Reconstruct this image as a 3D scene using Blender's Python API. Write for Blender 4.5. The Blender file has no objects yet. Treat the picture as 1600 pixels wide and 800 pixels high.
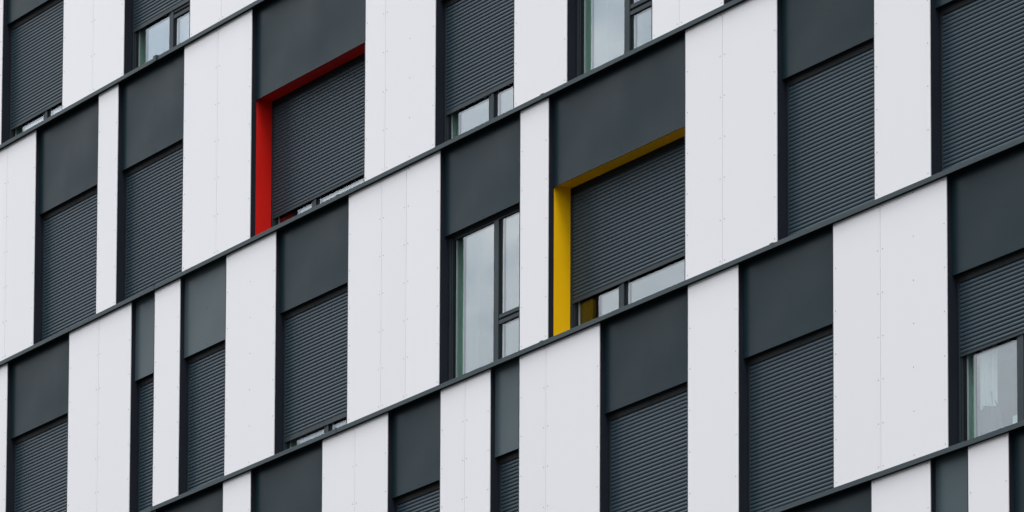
import bpy, math, random
from mathutils import Matrix, Vector
random.seed(7)
R = math.radians
GZ = 17.5                                   # height of the lowest full ledge above the street

scene = bpy.context.scene
# ------------------------------------------------------------------ camera
def make_camera():
    F, pan, tilt, roll = 9631.286, R(-60.7012), R(7.3112), R(0.35565)
    f = Vector((math.sin(pan)*math.cos(tilt), math.cos(pan)*math.cos(tilt), math.sin(tilt)))
    r = Vector((math.cos(pan), -math.sin(pan), 0))
    u = r.cross(f)
    c, s = math.cos(roll), math.sin(roll)
    r2, u2 = c*r + s*u, -s*r + c*u
    cam = bpy.data.cameras.new('camera')
    o = bpy.data.objects.new('camera', cam); scene.collection.objects.link(o)
    M = Matrix.Identity(4)
    for i in range(3):
        M[i][0], M[i][1], M[i][2] = r2[i], u2[i], -f[i]
    M[0][3], M[1][3], M[2][3] = 0.0, -37.34805, -15.91039 + GZ
    o.matrix_world = M
    cam.sensor_fit = 'HORIZONTAL'; cam.sensor_width = 36
    cam.lens = 36*F/1600
    cam.shift_x = 149.395/1600
    cam.shift_y = 1331.01/1600
    cam.clip_start = .5; cam.clip_end = 5000
    scene.camera = o
make_camera()

# ------------------------------------------------------------------ sky, sun, exposure
SUN_EL, SUN_AZ = 60, 66        # azimuth: degrees from -y (straight at the facade) towards +x
w = bpy.data.worlds.new('World'); scene.world = w; w.use_nodes = True
nt = w.node_tree; N = nt.nodes; L = nt.links; N.clear()
out = N.new('ShaderNodeOutputWorld'); bg = N.new('ShaderNodeBackground'); bg.inputs[1].default_value = 0.137
sky = N.new('ShaderNodeTexSky'); sky.sky_type = 'NISHITA'; sky.sun_disc = False
sky.sun_elevation = R(SUN_EL)
sky.air_density = 1.0; sky.dust_density = 3.0
hs = N.new('ShaderNodeHueSaturation'); hs.inputs['Saturation'].default_value = .55
tc = N.new('ShaderNodeTexCoord')
mp = N.new('ShaderNodeMapping'); mp.inputs['Scale'].default_value = (1.6, 1.6, 3.2)
n1 = N.new('ShaderNodeTexNoise'); n1.inputs['Scale'].default_value = 5.5; n1.inputs['Detail'].default_value = 5; n1.inputs['Roughness'].default_value = .66
cr = N.new('ShaderNodeValToRGB')
cr.color_ramp.elements[0].position = .40; cr.color_ramp.elements[0].color = (9.0, 9.8, 10.9, 1)
cr.color_ramp.elements[1].position = .62; cr.color_ramp.elements[1].color = (15.6, 15.5, 15.4, 1)
mx = N.new('ShaderNodeMix'); mx.data_type = 'RGBA'; mx.inputs[0].default_value = .86
L.new(sky.outputs[0], hs.inputs['Color']); L.new(tc.outputs['Generated'], mp.inputs[0]); L.new(mp.outputs[0], n1.inputs['Vector'])
L.new(n1.outputs['Fac'], cr.inputs[0]); L.new(hs.outputs[0], mx.inputs[6]); L.new(cr.outputs[0], mx.inputs[7])
sx = N.new('ShaderNodeSeparateXYZ'); zr = N.new('ShaderNodeMapRange')
zr.inputs[1].default_value = .12; zr.inputs[2].default_value = 1.0; zr.inputs[3].default_value = .42; zr.inputs[4].default_value = 3.7
vm = N.new('ShaderNodeVectorMath'); vm.operation = 'SCALE'
L.new(tc.outputs['Generated'], sx.inputs[0]); L.new(sx.outputs['Z'], zr.inputs[0]); L.new(mx.outputs[2], vm.inputs[0]); L.new(zr.outputs[0], vm.inputs['Scale'])
# broad brighter sky patch, added where the window glass reflects it
dt = N.new('ShaderNodeVectorMath'); dt.operation = 'DOT_PRODUCT'; dt.inputs[1].default_value = (-.83, -.48, .28)
gr = N.new('ShaderNodeMapRange'); gr.interpolation_type = 'SMOOTHSTEP'
gr.inputs[1].default_value = .84; gr.inputs[2].default_value = 1.0; gr.inputs[3].default_value = 1.0; gr.inputs[4].default_value = 1.9
vm2 = N.new('ShaderNodeVectorMath'); vm2.operation = 'SCALE'
L.new(tc.outputs['Generated'], dt.inputs[0]); L.new(dt.outputs['Value'], gr.inputs[0])
L.new(vm.outputs[0], vm2.inputs[0]); L.new(gr.outputs[0], vm2.inputs['Scale'])
# brighter core of that added patch for the panes, broken up by noise
n2 = N.new('ShaderNodeTexNoise'); n2.inputs['Scale'].default_value = 22; n2.inputs['Detail'].default_value = 3; n2.inputs['Roughness'].default_value = .55
L.new(tc.outputs['Generated'], n2.inputs['Vector'])
wv = N.new('ShaderNodeMath'); wv.operation = 'MULTIPLY_ADD'; wv.inputs[1].default_value = .010; L.new(n2.outputs['Fac'], wv.inputs[0])
dt2 = N.new('ShaderNodeVectorMath'); dt2.operation = 'DOT_PRODUCT'; dt2.inputs[1].default_value = Vector((-.836, -.485, .262)).normalized()
L.new(tc.outputs['Generated'], dt2.inputs[0]); L.new(dt2.outputs['Value'], wv.inputs[2])
gr2 = N.new('ShaderNodeMapRange'); gr2.interpolation_type = 'SMOOTHSTEP'
gr2.inputs[1].default_value = .992; gr2.inputs[2].default_value = 1.0035; gr2.inputs[3].default_value = .60; gr2.inputs[4].default_value = 1.42
L.new(wv.outputs[0], gr2.inputs[0])
vm3 = N.new('ShaderNodeVectorMath'); vm3.operation = 'SCALE'
L.new(vm2.outputs[0], vm3.inputs[0]); L.new(gr2.outputs[0], vm3.inputs['Scale'])
L.new(vm3.outputs[0], bg.inputs[0]); L.new(bg.outputs[0], out.inputs[0])
sd = bpy.data.lights.new('sun', 'SUN'); sd.energy = 1.5; sd.angle = R(22); sd.color = (1, .97, .93)
so = bpy.data.objects.new('sun', sd); scene.collection.objects.link(so)
sdir = Vector((math.sin(R(SUN_AZ))*math.cos(R(SUN_EL)), -math.cos(R(SUN_AZ))*math.cos(R(SUN_EL)), math.sin(R(SUN_EL))))
so.rotation_euler = sdir.to_track_quat('Z', 'Y').to_euler()
sky.sun_rotation = math.atan2(sdir.x, sdir.y)
vs = scene.view_settings
vs.view_transform = 'Standard'; vs.look = 'None'; vs.gamma = 1; vs.use_curve_mapping = False
vs.exposure = -0.05
scene.cycles.max_bounces = 10; scene.cycles.transparent_max_bounces = 12

# ------------------------------------------------------------------ materials
def base_mat(name, col, rough, spec=.5, metal=0.0):
    m = bpy.data.materials.new(name); m.use_nodes = True
    b = m.node_tree.nodes['Principled BSDF']
    b.inputs['Base Color'].default_value = (*col, 1); b.inputs['Roughness'].default_value = rough
    b.inputs['Specular IOR Level'].default_value = spec; b.inputs['Metallic'].default_value = metal
    return m, m.node_tree, b

def surface(name, col, rough, spec=.5, var=.06, vscale=(1.5, 1.5, 1.5), rvar=.06, bump=0.0, bscale=1.0, grain=.02, objvar=0.0):
    """paint or metal with soft tonal variation, fine grain and a slight waviness of the sheet"""
    m, nt, b = base_mat(name, col, rough, spec)
    N, L = nt.nodes, nt.links
    tc = N.new('ShaderNodeTexCoord'); mp = N.new('ShaderNodeMapping'); mp.inputs['Scale'].default_value = vscale
    L.new(tc.outputs['Object'], mp.inputs[0])
    n = N.new('ShaderNodeTexNoise'); n.inputs['Scale'].default_value = 1; n.inputs['Detail'].default_value = 4
    L.new(mp.outputs[0], n.inputs['Vector'])
    g = N.new('ShaderNodeTexNoise'); g.inputs['Scale'].default_value = 60; g.inputs['Detail'].default_value = 2
    L.new(tc.outputs['Object'], g.inputs['Vector'])
    mr = N.new('ShaderNodeMapRange'); mr.inputs[1].default_value = .3; mr.inputs[2].default_value = .7
    mr.inputs[3].default_value = 1-var; mr.inputs[4].default_value = 1+var
    L.new(n.outputs['Fac'], mr.inputs[0])
    mg = N.new('ShaderNodeMapRange'); mg.inputs[1].default_value = .3; mg.inputs[2].default_value = .7
    mg.inputs[3].default_value = 1-grain; mg.inputs[4].default_value = 1+grain
    L.new(g.outputs['Fac'], mg.inputs[0])
    mul = N.new('ShaderNodeMath'); mul.operation = 'MULTIPLY'
    L.new(mr.outputs[0], mul.inputs[0]); L.new(mg.outputs[0], mul.inputs[1])
    last = mul
    if objvar:
        oi = N.new('ShaderNodeObjectInfo'); mo = N.new('ShaderNodeMapRange')
        mo.inputs[3].default_value = 1-objvar; mo.inputs[4].default_value = 1+objvar
        L.new(oi.outputs['Random'], mo.inputs[0])
        m2 = N.new('ShaderNodeMath'); m2.operation = 'MULTIPLY'
        L.new(mul.outputs[0], m2.inputs[0]); L.new(mo.outputs[0], m2.inputs[1]); last = m2
    vm = N.new('ShaderNodeVectorMath'); vm.operation = 'SCALE'; vm.inputs[0].default_value = col
    L.new(last.outputs[0], vm.inputs['Scale']); L.new(vm.outputs[0], b.inputs['Base Color'])
    rr = N.new('ShaderNodeMapRange'); rr.inputs[1].default_value = .3; rr.inputs[2].default_value = .7
    rr.inputs[3].default_value = max(.02, rough-rvar); rr.inputs[4].default_value = rough+rvar
    L.new(n.outputs['Fac'], rr.inputs[0]); L.new(rr.outputs[0], b.inputs['Roughness'])
    if bump:
        nb = N.new('ShaderNodeTexNoise'); nb.inputs['Scale'].default_value = bscale; nb.inputs['Detail'].default_value = 1
        L.new(tc.outputs['Object'], nb.inputs['Vector'])
        bp = N.new('ShaderNodeBump'); bp.inputs['Strength'].default_value = 1; bp.inputs['Distance'].default_value = bump
        L.new(nb.outputs['Fac'], bp.inputs['Height']); L.new(bp.outputs[0], b.inputs['Normal'])
    return m

M = {}
M['white'] = surface('white_panel', (.695, .685, .698), .34, .22, var=.016, vscale=(.8, .8, .45), rvar=.04, bump=.0012, bscale=.8, grain=.004, objvar=.014)
M['dark'] = surface('anthracite_panel', (.0092, .0220, .0280), .42, .060, var=.09, vscale=(.9, .9, 1.1), bump=.002, bscale=1.5, grain=.05, objvar=.06)
M['mid'] = surface('grey_panel', (.053, .078, .087), .42, .09, var=.05, vscale=(.9, .9, 1.1), bump=.002, bscale=1.5, grain=.05)
M['jamb'] = surface('dark_jamb', (.014, .018, .026), .5, .15, var=.08)
M['ledge'] = surface('grey_ledge_metal', (.036, .052, .058), .5, .10, var=.10, vscale=(.6, 2, 2), bump=.001, bscale=4, grain=.04)
M['slat'] = surface('shutter_slat', (.033, .053, .066), .33, .09, var=.06, vscale=(.6, .6, 2.5), grain=.04, objvar=.05)
M['frame'] = surface('window_frame_metal', (.030, .042, .048), .5, .10, var=.06)
M['rubber'] = surface('black_seal_and_shade', (.010, .012, .013), .7, .1)  # seals, and the plate that paints the shutter slot's shade
M['red'] = surface('red_painted_metal', (.62, .013, .008), .42, .22, var=.05, bump=.0015, bscale=3)
M['yellow'] = surface('yellow_painted_metal', (.93, .52, .003), .42, .22, var=.04, bump=.0015, bscale=3)
M['screw'] = surface('screw_head', (.24, .25, .27), .4, .5)
M['batten'] = surface('grey_batten', (.5, .53, .57), .6, .3)
M['wall'] = surface('wall_render', (.10, .105, .11), .85, .2)
M['room'] = surface('room_plaster', (.40, .60, .50), .9, .2)
M['back'] = surface('back_wall_paint', (.07, .08, .09), .9, .2)
M['curtain'] = surface('pale_curtain', (.40, .40, .44), .9, .1)
M['pink'] = surface('beige_curtain', (.45, .33, .31), .9, .1)
M['cloth'] = surface('grey_cloth', (.035, .035, .04), .9, .1)
M['paint'] = surface('white_painted_board', (.6, .63, .66), .5, .3)
M['ground'] = surface('asphalt_ground', (.03, .03, .03), .9, .2, var=.2, vscale=(.2, .2, .2))

def glass_mat():
    m = bpy.data.materials.new('window_glass'); m.use_nodes = True
    nt = m.node_tree; N, L = nt.nodes, nt.links; N.clear()
    o = N.new('ShaderNodeOutputMaterial'); mix = N.new('ShaderNodeMixShader')
    t = N.new('ShaderNodeBsdfTransparent'); t.inputs[0].default_value = (.84, .90, .88, 1)
    g = N.new('ShaderNodeBsdfGlossy'); g.inputs['Roughness'].default_value = .0; g.inputs['Color'].default_value = (.80, .84, .90, 1)
    ge = N.new('ShaderNodeNewGeometry'); dp = N.new('ShaderNodeVectorMath'); dp.operation = 'DOT_PRODUCT'
    L.new(ge.outputs['Normal'], dp.inputs[0]); L.new(ge.outputs['Incoming'], dp.inputs[1])
    def mth(op, a, b):
        q = N.new('ShaderNodeMath'); q.operation = op; q.use_clamp = op == 'MULTIPLY_ADD'
        for k, v in enumerate((a, b)):
            if v is None: continue
            if isinstance(v, (int, float)): q.inputs[k].default_value = v
            else: L.new(v, q.inputs[k])
        return q.outputs[0]
    ab = mth('ABSOLUTE', dp.outputs['Value'], None)
    pw = mth('POWER', mth('SUBTRACT', 1.0, ab), 5.0)
    F0 = .046
    mu = N.new('ShaderNodeMath'); mu.operation = 'MULTIPLY_ADD'; mu.use_clamp = True
    L.new(pw, mu.inputs[0]); mu.inputs[1].default_value = 1-F0; mu.inputs[2].default_value = F0
    tc = N.new('ShaderNodeTexCoord'); nb = N.new('ShaderNodeTexNoise'); nb.inputs['Scale'].default_value = .9; nb.inputs['Detail'].default_value = 0
    bp = N.new('ShaderNodeBump'); bp.inputs['Distance'].default_value = .004; bp.inputs['Strength'].default_value = 1
    L.new(tc.outputs['Object'], nb.inputs['Vector']); L.new(nb.outputs['Fac'], bp.inputs['Height']); L.new(bp.outputs[0], g.inputs['Normal'])
    L.new(mu.outputs[0], mix.inputs[0]); L.new(t.outputs[0], mix.inputs[1]); L.new(g.outputs[0], mix.inputs[2])
    L.new(mix.outputs[0], o.inputs[0])
    return m
M['glass'] = glass_mat()

# ------------------------------------------------------------------ mesh helpers
class MB:
    def __init__(s): s.v = []; s.f = []; s.m = []
    def box(s, x0, x1, y0, y1, z0, z1, mi=0, skip=()):
        b = len(s.v)
        s.v += [(x, y, z) for z in (z0, z1) for y in (y0, y1) for x in (x0, x1)]
        F = dict(bot=(0, 2, 3, 1), top=(4, 5, 7, 6), front=(0, 1, 5, 4), back=(2, 6, 7, 3), left=(0, 4, 6, 2), right=(1, 3, 7, 5))
        for k, q in F.items():
            if k not in skip: s.f.append([b+i for i in q]); s.m.append(mi)
        return s
    def disc(s, x, y, z, r, mi=0, n=10, h=.003):
        """screw head: low dome facing -y"""
        b = len(s.v)
        for k in range(n):
            a = 2*math.pi*k/n; s.v.append((x+r*math.cos(a), y, z+r*math.sin(a)))
        for k in range(n):
            a = 2*math.pi*k/n; s.v.append((x+.7*r*math.cos(a), y-h, z+.7*r*math.sin(a)))
        for k in range(n):
            j = (k+1) % n; s.f.append([b+k, b+j, b+n+j, b+n+k]); s.m.append(mi)
        s.f.append([b+n+k for k in range(n)]); s.m.append(mi)
        return s
    def profile_x(s, pts, x0, x1, mi=0, caps=True):
        """closed (y,z) outline swept along x"""
        b = len(s.v); n = len(pts)
        s.v += [(x0, y, z) for y, z in pts] + [(x1, y, z) for y, z in pts]
        for k in range(n):
            j = (k+1) % n; s.f.append([b+k, b+n+k, b+n+j, b+j]); s.m.append(mi)
        if caps:
            s.f.append([b+k for k in range(n)]); s.m.append(mi)
            s.f.append([b+n+k for k in reversed(range(n))]); s.m.append(mi)
        return s
    def build(s, name, mats, parent=None, origin=(0, 0, 0), bevel=0.0, label=None):
        ox, oy, oz = origin
        me = bpy.data.meshes.new(name)
        me.from_pydata([(x-ox, y-oy, z-oz) for x, y, z in s.v], [], s.f)
        for mm in (mats if isinstance(mats, (list, tuple)) else [mats]): me.materials.append(mm)
        me.polygons.foreach_set('material_index', s.m)
        me.update()
        o = bpy.data.objects.new(name, me); scene.collection.objects.link(o)
        if parent is not None:
            o.parent = parent
            po = Vector(parent.get('org', (0, 0, 0)))
            o.location = Vector(origin) - po
        else:
            o.location = origin
        o['org'] = list(origin)
        if bevel:
            bm = o.modifiers.new('bevel', 'BEVEL'); bm.width = bevel; bm.segments = 2; bm.limit_method = 'ANGLE'
        if label: o['label'] = label
        return o

# ------------------------------------------------------------------ ground
g = MB().box(-1500, 1500, -1500, 1500, -1, 0)
go = g.build('ground', M['ground']); go['kind'] = 'structure'

# ------------------------------------------------------------------ the building
Z = {-1: 12.55, 0: 9.367, 1: 6.115, 2: 3.0, 3: -.125, 4: -3.25}      # bottom of each storey band (top of the ledge)
for k in Z: Z[k] += GZ
FAS = {0: 11.203, 1: 8.066, 2: 4.946, 3: 1.828, 4: -1.30}              # lower edge of the dark panel in each storey
for k in FAS: FAS[k] += GZ
EDGE_L, EDGE_R = -84.5, -47.5
YF, YJ, YC = .072, .128, .318        # dark panel front; rail front in plain bays; rail front in coloured bays
LED = .085                            # ledge depth below its top edge hides the head of each panel

bld = bpy.data.objects.new('apartment_building', None); scene.collection.objects.link(bld)
ORG = ((EDGE_L+EDGE_R)/2, 0, 0)
bld.location = ORG; bld['org'] = list(ORG)
bld['label'] = 'white and dark grey apartment building with one red and one yellow window reveal'
bld['category'] = 'building'

# panels: (x0, x1, [seams]) per storey; the bays are the gaps between them
PAN = {
 0: [(-81.13, -79.108, [-80.1]), (-77.083, -75.131, [-76.1]), (-73.108, -71.09, [-72.167])],
 1: [(-79.95, -77.929, [-78.877]), (-75.907, -75.285, []), (-73.266, -71.269, [-72.250]), (-68.096, -66.241, [-67.546]),
     (-64.252, -62.965, []), (-60.972, -59.367, [-60.344]), (-57.36, -55.3, [-56.3])],
 2: [(-80.76, -78.769, [-79.8]), (-76.750, -74.791, [-75.792]), (-74.077, -73.304, []), (-71.949, -70.522, []), (-68.517, -66.098, [-67.614, -66.962]),
     (-64.090, -63.398, []), (-60.220, -58.212, [-59.385]), (-56.193, -55.069, []), (-53.06, -51.4, [])],
 3: [(-75.0, -73.985, []), (-71.979, -71.179, []), (-69.180, -67.419, [-68.284]), (-66.058, -64.798, [-65.426]), (-64.087, -62.165, [-63.432]),
     (-60.160, -59.047, []), (-57.045, -54.759, [-56.074]), (-52.75, -51.2, [])],
 4: [(-60.2, -58.29, []), (-56.278, -55.102, []), (-54.379, -53.606, []), (-51.6, -50.2, [])],
}
# the same rhythm carries on beyond what the photograph frames
for r_, nr, nl in ((0, 4, 0), (1, 2, 0), (2, 0, 0), (3, 0, 2), (4, 0, 4)):
    for k in range(nr):
        a = PAN[r_][-1][1] + 2.0; wd = (1.95, 1.1, 1.6)[k % 3]
        PAN[r_].append((a, a+wd, [a+wd*.5] if wd > 1.3 else []))
    for k in range(nl):
        b = PAN[r_][0][0] - 2.0; wd = (1.1, 1.9, 1.4)[k % 3]
        PAN[r_].insert(0, (b-wd, b, [b-wd*.5] if wd > 1.3 else []))
# what each bay shows: 'S' shutter closed, ('P', z) partly raised, 'O' open
BAY = {
 (0, -79.108): ('P', 9.61), (0, -75.131): ('P', 10.02), (0, -71.09): ('S',),
 (1, -77.929): ('S',), (1, -75.285): ('S',), (1, -71.269): ('P', 6.436, 'red'), (1, -66.241): ('P', 6.555), (1, -62.965): ('O',), (1, -59.367): ('S',),
 (2, -78.769): ('S',), (2, -74.791): ('S', 0, 'mid'), (2, -73.304): ('S', 0, 'mid'), (2, -70.522): ('P', 3.19, 'pink'), (2, -66.098): ('O',),
 (2, -63.398): ('P', 3.487, 'yellow'), (2, -58.212): ('S',), (2, -55.069): ('S',),
 (3, -73.985): ('S', 0, 'mid2'), (3, -71.179): ('S',), (3, -67.419): ('S',), (3, -64.798): ('S', 0, 'mid'), (3, -62.165): ('S',), (3, -59.047): ('S',),
 (3, -54.759): ('P', .907, 'curtain'),
 (4, -58.29): ('S',), (4, -55.102): ('S', 0, 'mid'), (4, -53.606): ('S',),
}

def part(mb, name, mat, origin=None, bevel=0, label=None, parent=None):
    if origin is None: origin = (mb.v[0][0], mb.v[0][1], mb.v[0][2])
    return mb.build(name, mat, parent or bld, origin, bevel, label)

# carcass: piers behind white panels, headers behind dark panels, slabs, rear and end walls
wall = MB()
for r in range(5):
    zt, zb = Z[r-1] - .30, Z[r]
    for (a, b, s) in PAN[r]:
        wall.box(a+.02, b-.02, .035, .60, zb+.002, zt-.002)
    ps = PAN[r]
    wall.box(EDGE_L, ps[0][0]-.06, .0, .60, zb+.002, Z[r-1]-.10)
    wall.box(ps[-1][1]+.06, EDGE_R, .0, .60, zb+.002, Z[r-1]-.10)
    for (p, q) in zip(ps[:-1], ps[1:]):
        k = BAY.get((r, p[1]), ('S',))
        dd = YC+.10 if 'red' in k or 'yellow' in k else YJ+.10
        wall.box(p[1]-.018, q[0]+.018, dd, .60, FAS[r]+.06, zt-.002)
    wall.box(EDGE_L+.01, EDGE_R-.01, .10, 7.0, Z[r-1]-.299, Z[r-1]-.03)
wall.box(EDGE_L+.01, EDGE_R-.01, .10, 7.0, Z[4]-.30, Z[4]-.03)
wall.box(EDGE_L, EDGE_R, 7.002, 7.3, 0, Z[-1])
wall.box(EDGE_L-.3, EDGE_L-.002, 0, 7.3, 0, Z[-1]+1.0)
wall.box(EDGE_R+.002, EDGE_R+.3, 0, 7.3, 0, Z[-1]+1.0)
wall.box(EDGE_L+.001, EDGE_R-.001, .01, .5, 0, Z[4]-.31)
wall.box(EDGE_L+.001, EDGE_R-.001, .01, .5, Z[-1]+.002, Z[-1]+1.0)
part(wall, 'wall', M['wall'], ORG)
roomw = MB()
for r in range(5):
    roomw.box(EDGE_L+.1, EDGE_R-.1, 4.6, 4.7, Z[r]-.02, Z[r-1]-.31)
part(roomw, 'inner_wall', M['back'], ORG)

# ledges with their joint sleeves
JX = [-79.3, -74.03, -68.73, -63.478, -58.252, -53.0]
def ledge(r):
    z = Z[r]
    y0 = -.050
    outl = [(y0, z-.061), (y0, z-.007), (y0+.004, z-.003), (.125, z+.006), (.125, z-.020), (y0+.006, z-.022), (y0+.006, z-.061)]
    m = MB()
    xs = [EDGE_L-.1] + JX + [EDGE_R+.1]
    for a, b in zip(xs[:-1], xs[1:]):
        m.profile_x(outl, a+.003, b-.003)
    o = part(m, 'drip_ledge', M['ledge'], ((EDGE_L+EDGE_R)/2, 0, z))
    soff = MB().box(EDGE_L, EDGE_R, y0+.0065, .030, z-.058, z-.024)
    soff.build('ledge_soffit', M['rubber'], o, ((EDGE_L+EDGE_R)/2, 0, z))
    for i, x in enumerate(JX):
        y1 = y0-.003
        hh = .018 if (r == 0 and i == 1) else 0
        pr = [(y1-hh, z-.064-hh*.3), (y1-hh, z+.003+hh*.5), (.0, z+.008+hh*.5), (.0, z+.0062), (y0-.0005, z+.001), (y0-.0005, z-.064)]
        wd = .045 if hh else .035
        MB().profile_x(pr, x-wd, x+wd).build('ledge_joint', M['ledge'], o, (x, 0, z))
    return o
for r in (-1, 0, 1, 2, 3, 4): ledge(r)

# white sheets, each a part, with their screw heads
def sheet(x0, x1, r, first, last):
    z0, z1 = Z[r]+.012, Z[r-1]-.0595
    g = .0031
    a = x0 + (.014 if first else g); b = x1 - (.0 if last else g)
    m = MB().box(a, b, 0, .010, z0, z1)
    n = 6; e = .045
    zs = [Z[r]+.045+.02 + k*((Z[r-1]-Z[r]-.15)/n) for k in range(n+1)]
    cols = [a+e, b-e] if b-a > .3 else [a+e, b-e]
    if b-a > 1.28: cols.append((a+b)/2)
    for x in cols:
        for z in zs:
            m.disc(x+random.uniform(-.004, .004), -.0005, z+random.uniform(-.004, .004), .0078, 1)
    return part(m, 'white_panel', [M['white'], M['screw']], ((a+b)/2, 0, z0), bevel=0)
for r in range(5):
    for (x0, x1, seams) in PAN[r]:
        xs = [x0] + seams + [x1]
        for i, (a, b) in enumerate(zip(xs[:-1], xs[1:])):
            sheet(a, b, r, i == 0, i == len(xs)-2)
        for s in seams:
            part(MB().box(s-.03, s+.03, .0115, .030, Z[r]+.02, Z[r-1]-.07), 'seam_batten', M['batten'], (s, 0, Z[r]))
        # thin dark closing trim on the far edge of the sheet
        part(MB().box(x0-.001, x0+.012, -.002, .034, Z[r]+.011, Z[r-1]-.060), 'edge_trim', M['jamb'], (x0, 0, Z[r]))

# ------------------------------------------------------------------ bays
PITCH = .047
def slats(x0, x1, z0, z1, y):
    m = MB()
    z = z1; n = 0
    prof = [(0.010, 0.0), (0.010, .0042), (.0022, .0052), (-.0012, .012), (-.0028, .019), (-.0033, .026), (-.0022, .033), (.0004, .039), (.0036, .0440), (.010, .0468)]
    while z - PITCH > z0 - PITCH*.6:
        b = z - PITCH
        jj = random.uniform(-.0002, .0002)
        pts = [(y+py+jj, b+pz) for py, pz in prof]
        k = len(m.v)
        m.v += [(x0, py, pz) for py, pz in pts] + [(x1, py, pz) for py, pz in pts]
        c = len(pts)
        for i in range(c-1):
            m.f.append([k+i, k+c+i, k+c+i+1, k+i+1]); m.m.append(0)
        if n: pass
        # link to the slat above
        z = b; n += 1
    m.box(x0, x1, y+.0105, y+.014, z, z1, 0)
    return m, z

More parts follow.
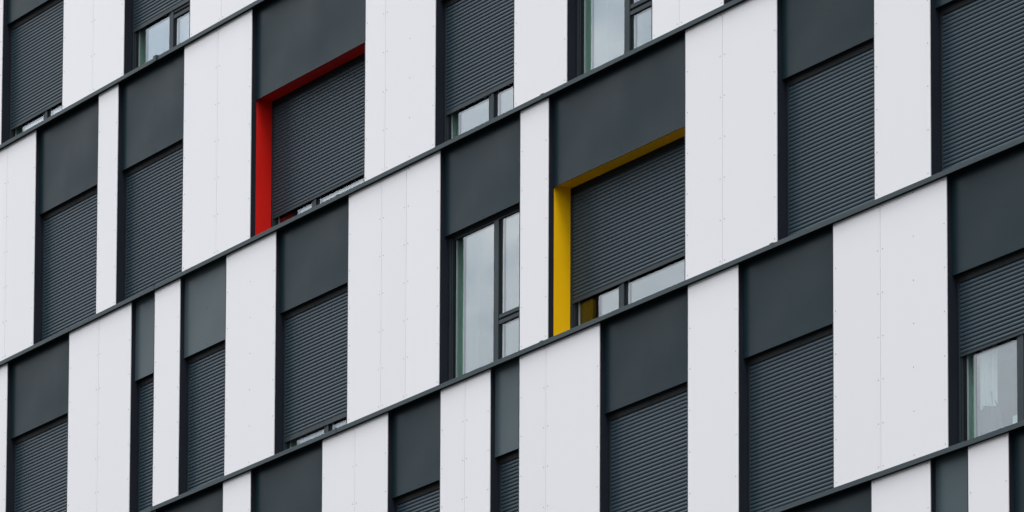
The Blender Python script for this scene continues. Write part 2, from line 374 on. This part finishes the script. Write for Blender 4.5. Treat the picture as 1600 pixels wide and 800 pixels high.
def bay(r, x0, x1, spec):
    kind = spec[0]
    extra = spec[2] if len(spec) > 2 else None
    zb, zt, fz = Z[r], Z[r-1], FAS[r]
    col = extra in ('red', 'yellow')
    YG = YC if col else YJ
    xr = x1 + .002
    # dark jamb on the left, returns on the right, one mesh
    jm = MB()
    jm.box(x0-.016, x0-.001, .0105, YG+.06 if not col else YF+.012, zb+.010, zt-.06)
    if not col:
        jm.box(x1+.013, x1+.028, .0355, YG+.06, zb+.010, zt-.06)
        jm.box(x0+.0, x1+.012, YF+.006, YG+.05, fz+.004, fz+.02)
        part(jm, 'window_reveal', M['jamb'], (x0, 0, zb))
    else:
        part(jm, 'edge_jamb', M['jamb'], (x0, 0, zb))
        c = MB()
        c.box(x0-.014, x0+.002, YF+.013, YG+.02, zb+.010, fz+.004)
        c.box(x0-.014, x1+.012, YF+.013, YG+.02, fz+.005, fz+.02)
        c.box(x1-.004, x1+.012, YF+.013, YG+.02, zb+.010, fz+.004)
        part(c, 'window_reveal', M[extra], (x0, 0, zb), label='deep %s painted window reveal' % extra)
        # little dark nose under the dark panel
        part(MB().box(x0+.002, x1+.010, YF-.001, YF+.012, fz-.012, fz-.001), 'drip_trim', M['jamb'], (x0, 0, fz))
    # dark panel over the opening
    light = extra in ('mid', 'mid2')
    fm = MB().box(x0+.0, x1+.011, YF, YF+.010, fz, zt-.03)
    w = x1-x0
    cx = [x0+.035+.02] + ([x0+w/2] if w > 1.2 else [x0+w/2] if w > 1 else [])
    for x in cx:
        for k in range(3):
            fm.disc(x, YF-.0005, fz+.05+k*.50, .008, 1)
    part(fm, 'dark_panel', [M['mid'] if extra == 'mid' else M['dark'], M['frame']], (x0, 0, fz), label='lighter grey panel over a narrow bay' if extra == 'mid' else None)
    # shutter with rails, slot and bottom bar
    ga = .05
    zs1 = fz - .045
    ys = YG + .010
    if kind != 'O':
        zbot = zb-.02 if kind == 'S' else spec[1]+GZ
        bar = .055
        m, zend = slats(x0+ga-.004, x1-ga+.03, zbot+(bar if kind == 'P' else 0), zs1, ys)
        sh = part(m, 'roller_shutter', M['slat'], (x0, 0, zs1))
        if kind == 'P':
            MB().box(x0+ga-.003, x1-ga+.03, ys-.005, ys+.012, zbot, zend-.001).build('bottom_bar', M['frame'], sh, (x0, 0, zbot), bevel=.002)
        par = sh
    # window behind
    YW = YG + .022
    if kind != 'S':
        zw1 = fz+.03
        f = MB()
        fx0, fx1 = x0+.0, x1+.012
        gl = YW+.025                       # glass plane
        b0 = zb+.0
        zg0 = zb+.05
        # outer frame
        f.box(fx0, x0+.062, YW, YW+.048, b0+.008, zw1, 1)
        f.box(x0+.0622, x0+.078, YW-.004, YW+.046, b0+.0085, zw1-.002)
        f.box(x0+.0782, x0+.122, YW+.010, YW+.047, b0+.009, zw1-.001, 1)
        f.box(x1-.075, fx1, YW, YW+.07, b0+.008, zw1)
        f.box(x1-.120, x1-.0755, YW+.008, YW+.062, b0+.009, zw1)
        f.box(x0+.122, x1-.120, YW+.006, YW+.064, b0+.0092, zg0)
        f.box(x0+.122, x1-.120, YW+.004, YW+.066, fz-.055, zw1-.001)
        mx0, mx1 = x0+1.105, x0+1.290
        f.box(mx0, mx0+.062, YW+.006, YW+.066, zg0+.001, fz-.056)
        f.box(mx0+.075, mx1-.050, YW-.004, YW+.060, zg0+.001, fz-.056)
        f.box(mx0+.0621, mx0+.0749, YW+.030, YW+.058, zg0+.001, fz-.056, 1)
        f.box(mx1-.0499, mx1-.0, YW+.016, YW+.060, zg0+.001, fz-.056, 1)
        has_t = kind == 'O' or r == 0
        tz0, tz1 = (zb+.535, zb+.685)
        if r == 0 or kind == 'O':
            ta, tb = mx1-.052, x1-.119
            tz0, tz1 = (zb+.545, zb+.668) if r == 2 else ((zb+.535, zb+.665) if r == 0 else (zb+.555, zb+.685))
            f.box(ta, tb, YW+.003, YW+.058, tz1-.048, tz1)
            f.box(ta, tb, YW+.020, YW+.050, tz0+.048, tz1-.0481, 1)
            f.box(ta, tb, YW+.001, YW+.058, tz0, tz0+.0479)
        # glazing seals
        wn = part(f, 'window', [M['frame'], M['rubber']], (x0, 0, zb), bevel=.0)
        def pane(a, b, c, d):
            m = MB()
            for yy in (gl, gl+.022):
                k = len(m.v)
                m.v += [(a, yy, c), (b, yy, c), (b, yy, d), (a, yy, d)]
                m.f.append([k, k+1, k+2, k+3]); m.m.append(0)
            m.box(a, a+.010, gl+.002, gl+.020, c, d, 1); m.box(b-.010, b, gl+.002, gl+.020, c, d, 1)
            m.build('pane', [M['glass'], M['batten']], wn, (a, gl, c))
        pane(x0+.122, mx0, zg0, fz-.056)
        if r == 0 or kind == 'O':
            pane(mx1, x1-.120, zg0, tz0); pane(mx1, x1-.120, tz1, fz-.056)
        else:
            pane(mx1, x1-.120, zg0, fz-.056)
        par = wn
        MB().box(x0-.0175, x0+.1215, gl+.026, gl+(.12 if not col else .05), zb+.012, fz+.055).build('plaster_reveal', M['room' if not col else 'jamb'], wn, (x0, gl, zb))
        if extra in ('curtain', 'pink'):
            c = MB(); k = 0
            rng = [(x0+.24, x0+.56)] if extra == 'curtain' else [(x0+.10, x1-.1)]
            for a, b in rng:
                nseg = int((b-a)/.012)
                base = len(c.v)
                for i in range(nseg+1):
                    x = a+(b-a)*i/nseg
                    y = gl+.085+.020*math.sin(i*.8)+.010*math.sin(i*.33+1)
                    c.v += [(x, y, zb+(.42 if extra == 'curtain' else .02)+.02*math.sin(i*.2)), (x, y, fz+.05)]
                for i in range(nseg):
                    q = base+2*i; c.f.append([q, q+2, q+3, q+1]); c.m.append(0)
            c.build('curtain', M['pink' if extra == 'pink' else 'curtain'], wn, (x0, gl+.2, zb))
        if extra == 'curtain':
            MB().box(x0+.85, x1-.3, gl+.10, gl+.34, zb+.02, zb+.22).build('window_board', M['curtain'], wn, (x0, gl, zb))
    # black plate for the shade of the open slot at the head; the two rails
    MB().box(x0+.002, x1+.010, YG+.001, YG+.008, fz-.082 if kind != 'O' else fz-.03, fz+.0035).build('slot_shade_plate', M['rubber'], par, (x0, 0, fz))
    for (a, b) in ((x0+.003, x0+ga-.006), (x1-ga+.03, x1+.011)):
        MB().box(a, b, YG, YG+.020, zb+.011, fz-.083 if kind != 'O' else fz-.031).build('guide_rail', M['jamb'], par, (a, 0, zb))
    MB().box(x0+ga-.0058, x0+ga+.001, YG-.003, YG+.020, zb+.012, fz-.084 if kind != 'O' else fz-.032).build('rail_lip', M['frame'], par, (x0, 0, zb))

for r in range(5):
    ps = PAN[r]
    for p, q in zip(ps[:-1], ps[1:]):
        bay(r, p[1], q[0], BAY.get((r, p[1]), ('S',)))

# ------------------------------------------------------------------ things seen inside the lower right window
def towel():
    m = MB(); n = 26; base = 0
    x0, zb = -54.759, Z[3]
    for j in range(9):
        v = j/8
        for i in range(n+1):
            u = i/n
            x = x0+.18+.50*u
            zz = zb+.10+(.46*max(0, math.sin(math.pi*u))**1.4+.03)*(1-v) + .0
            y = .28+.05*v+.012*math.sin(u*17+v*2)
            m.v.append((x, y, zz))
    for j in range(8):
        for i in range(n):
            q = j*(n+1)+i; m.f.append([q, q+1, q+n+2, q+n+1]); m.m.append(0)
    o = m.build('draped_cloth', M['cloth'], None, (x0+.4, .28, zb+.1))
    s = o.modifiers.new('thick', 'SOLIDIFY'); s.thickness = .01
    o['label'] = 'dark cloth draped in an arch behind the glass below the pale curtain'
    o['category'] = 'cloth'
towel()
print('objects', len(bpy.data.objects))
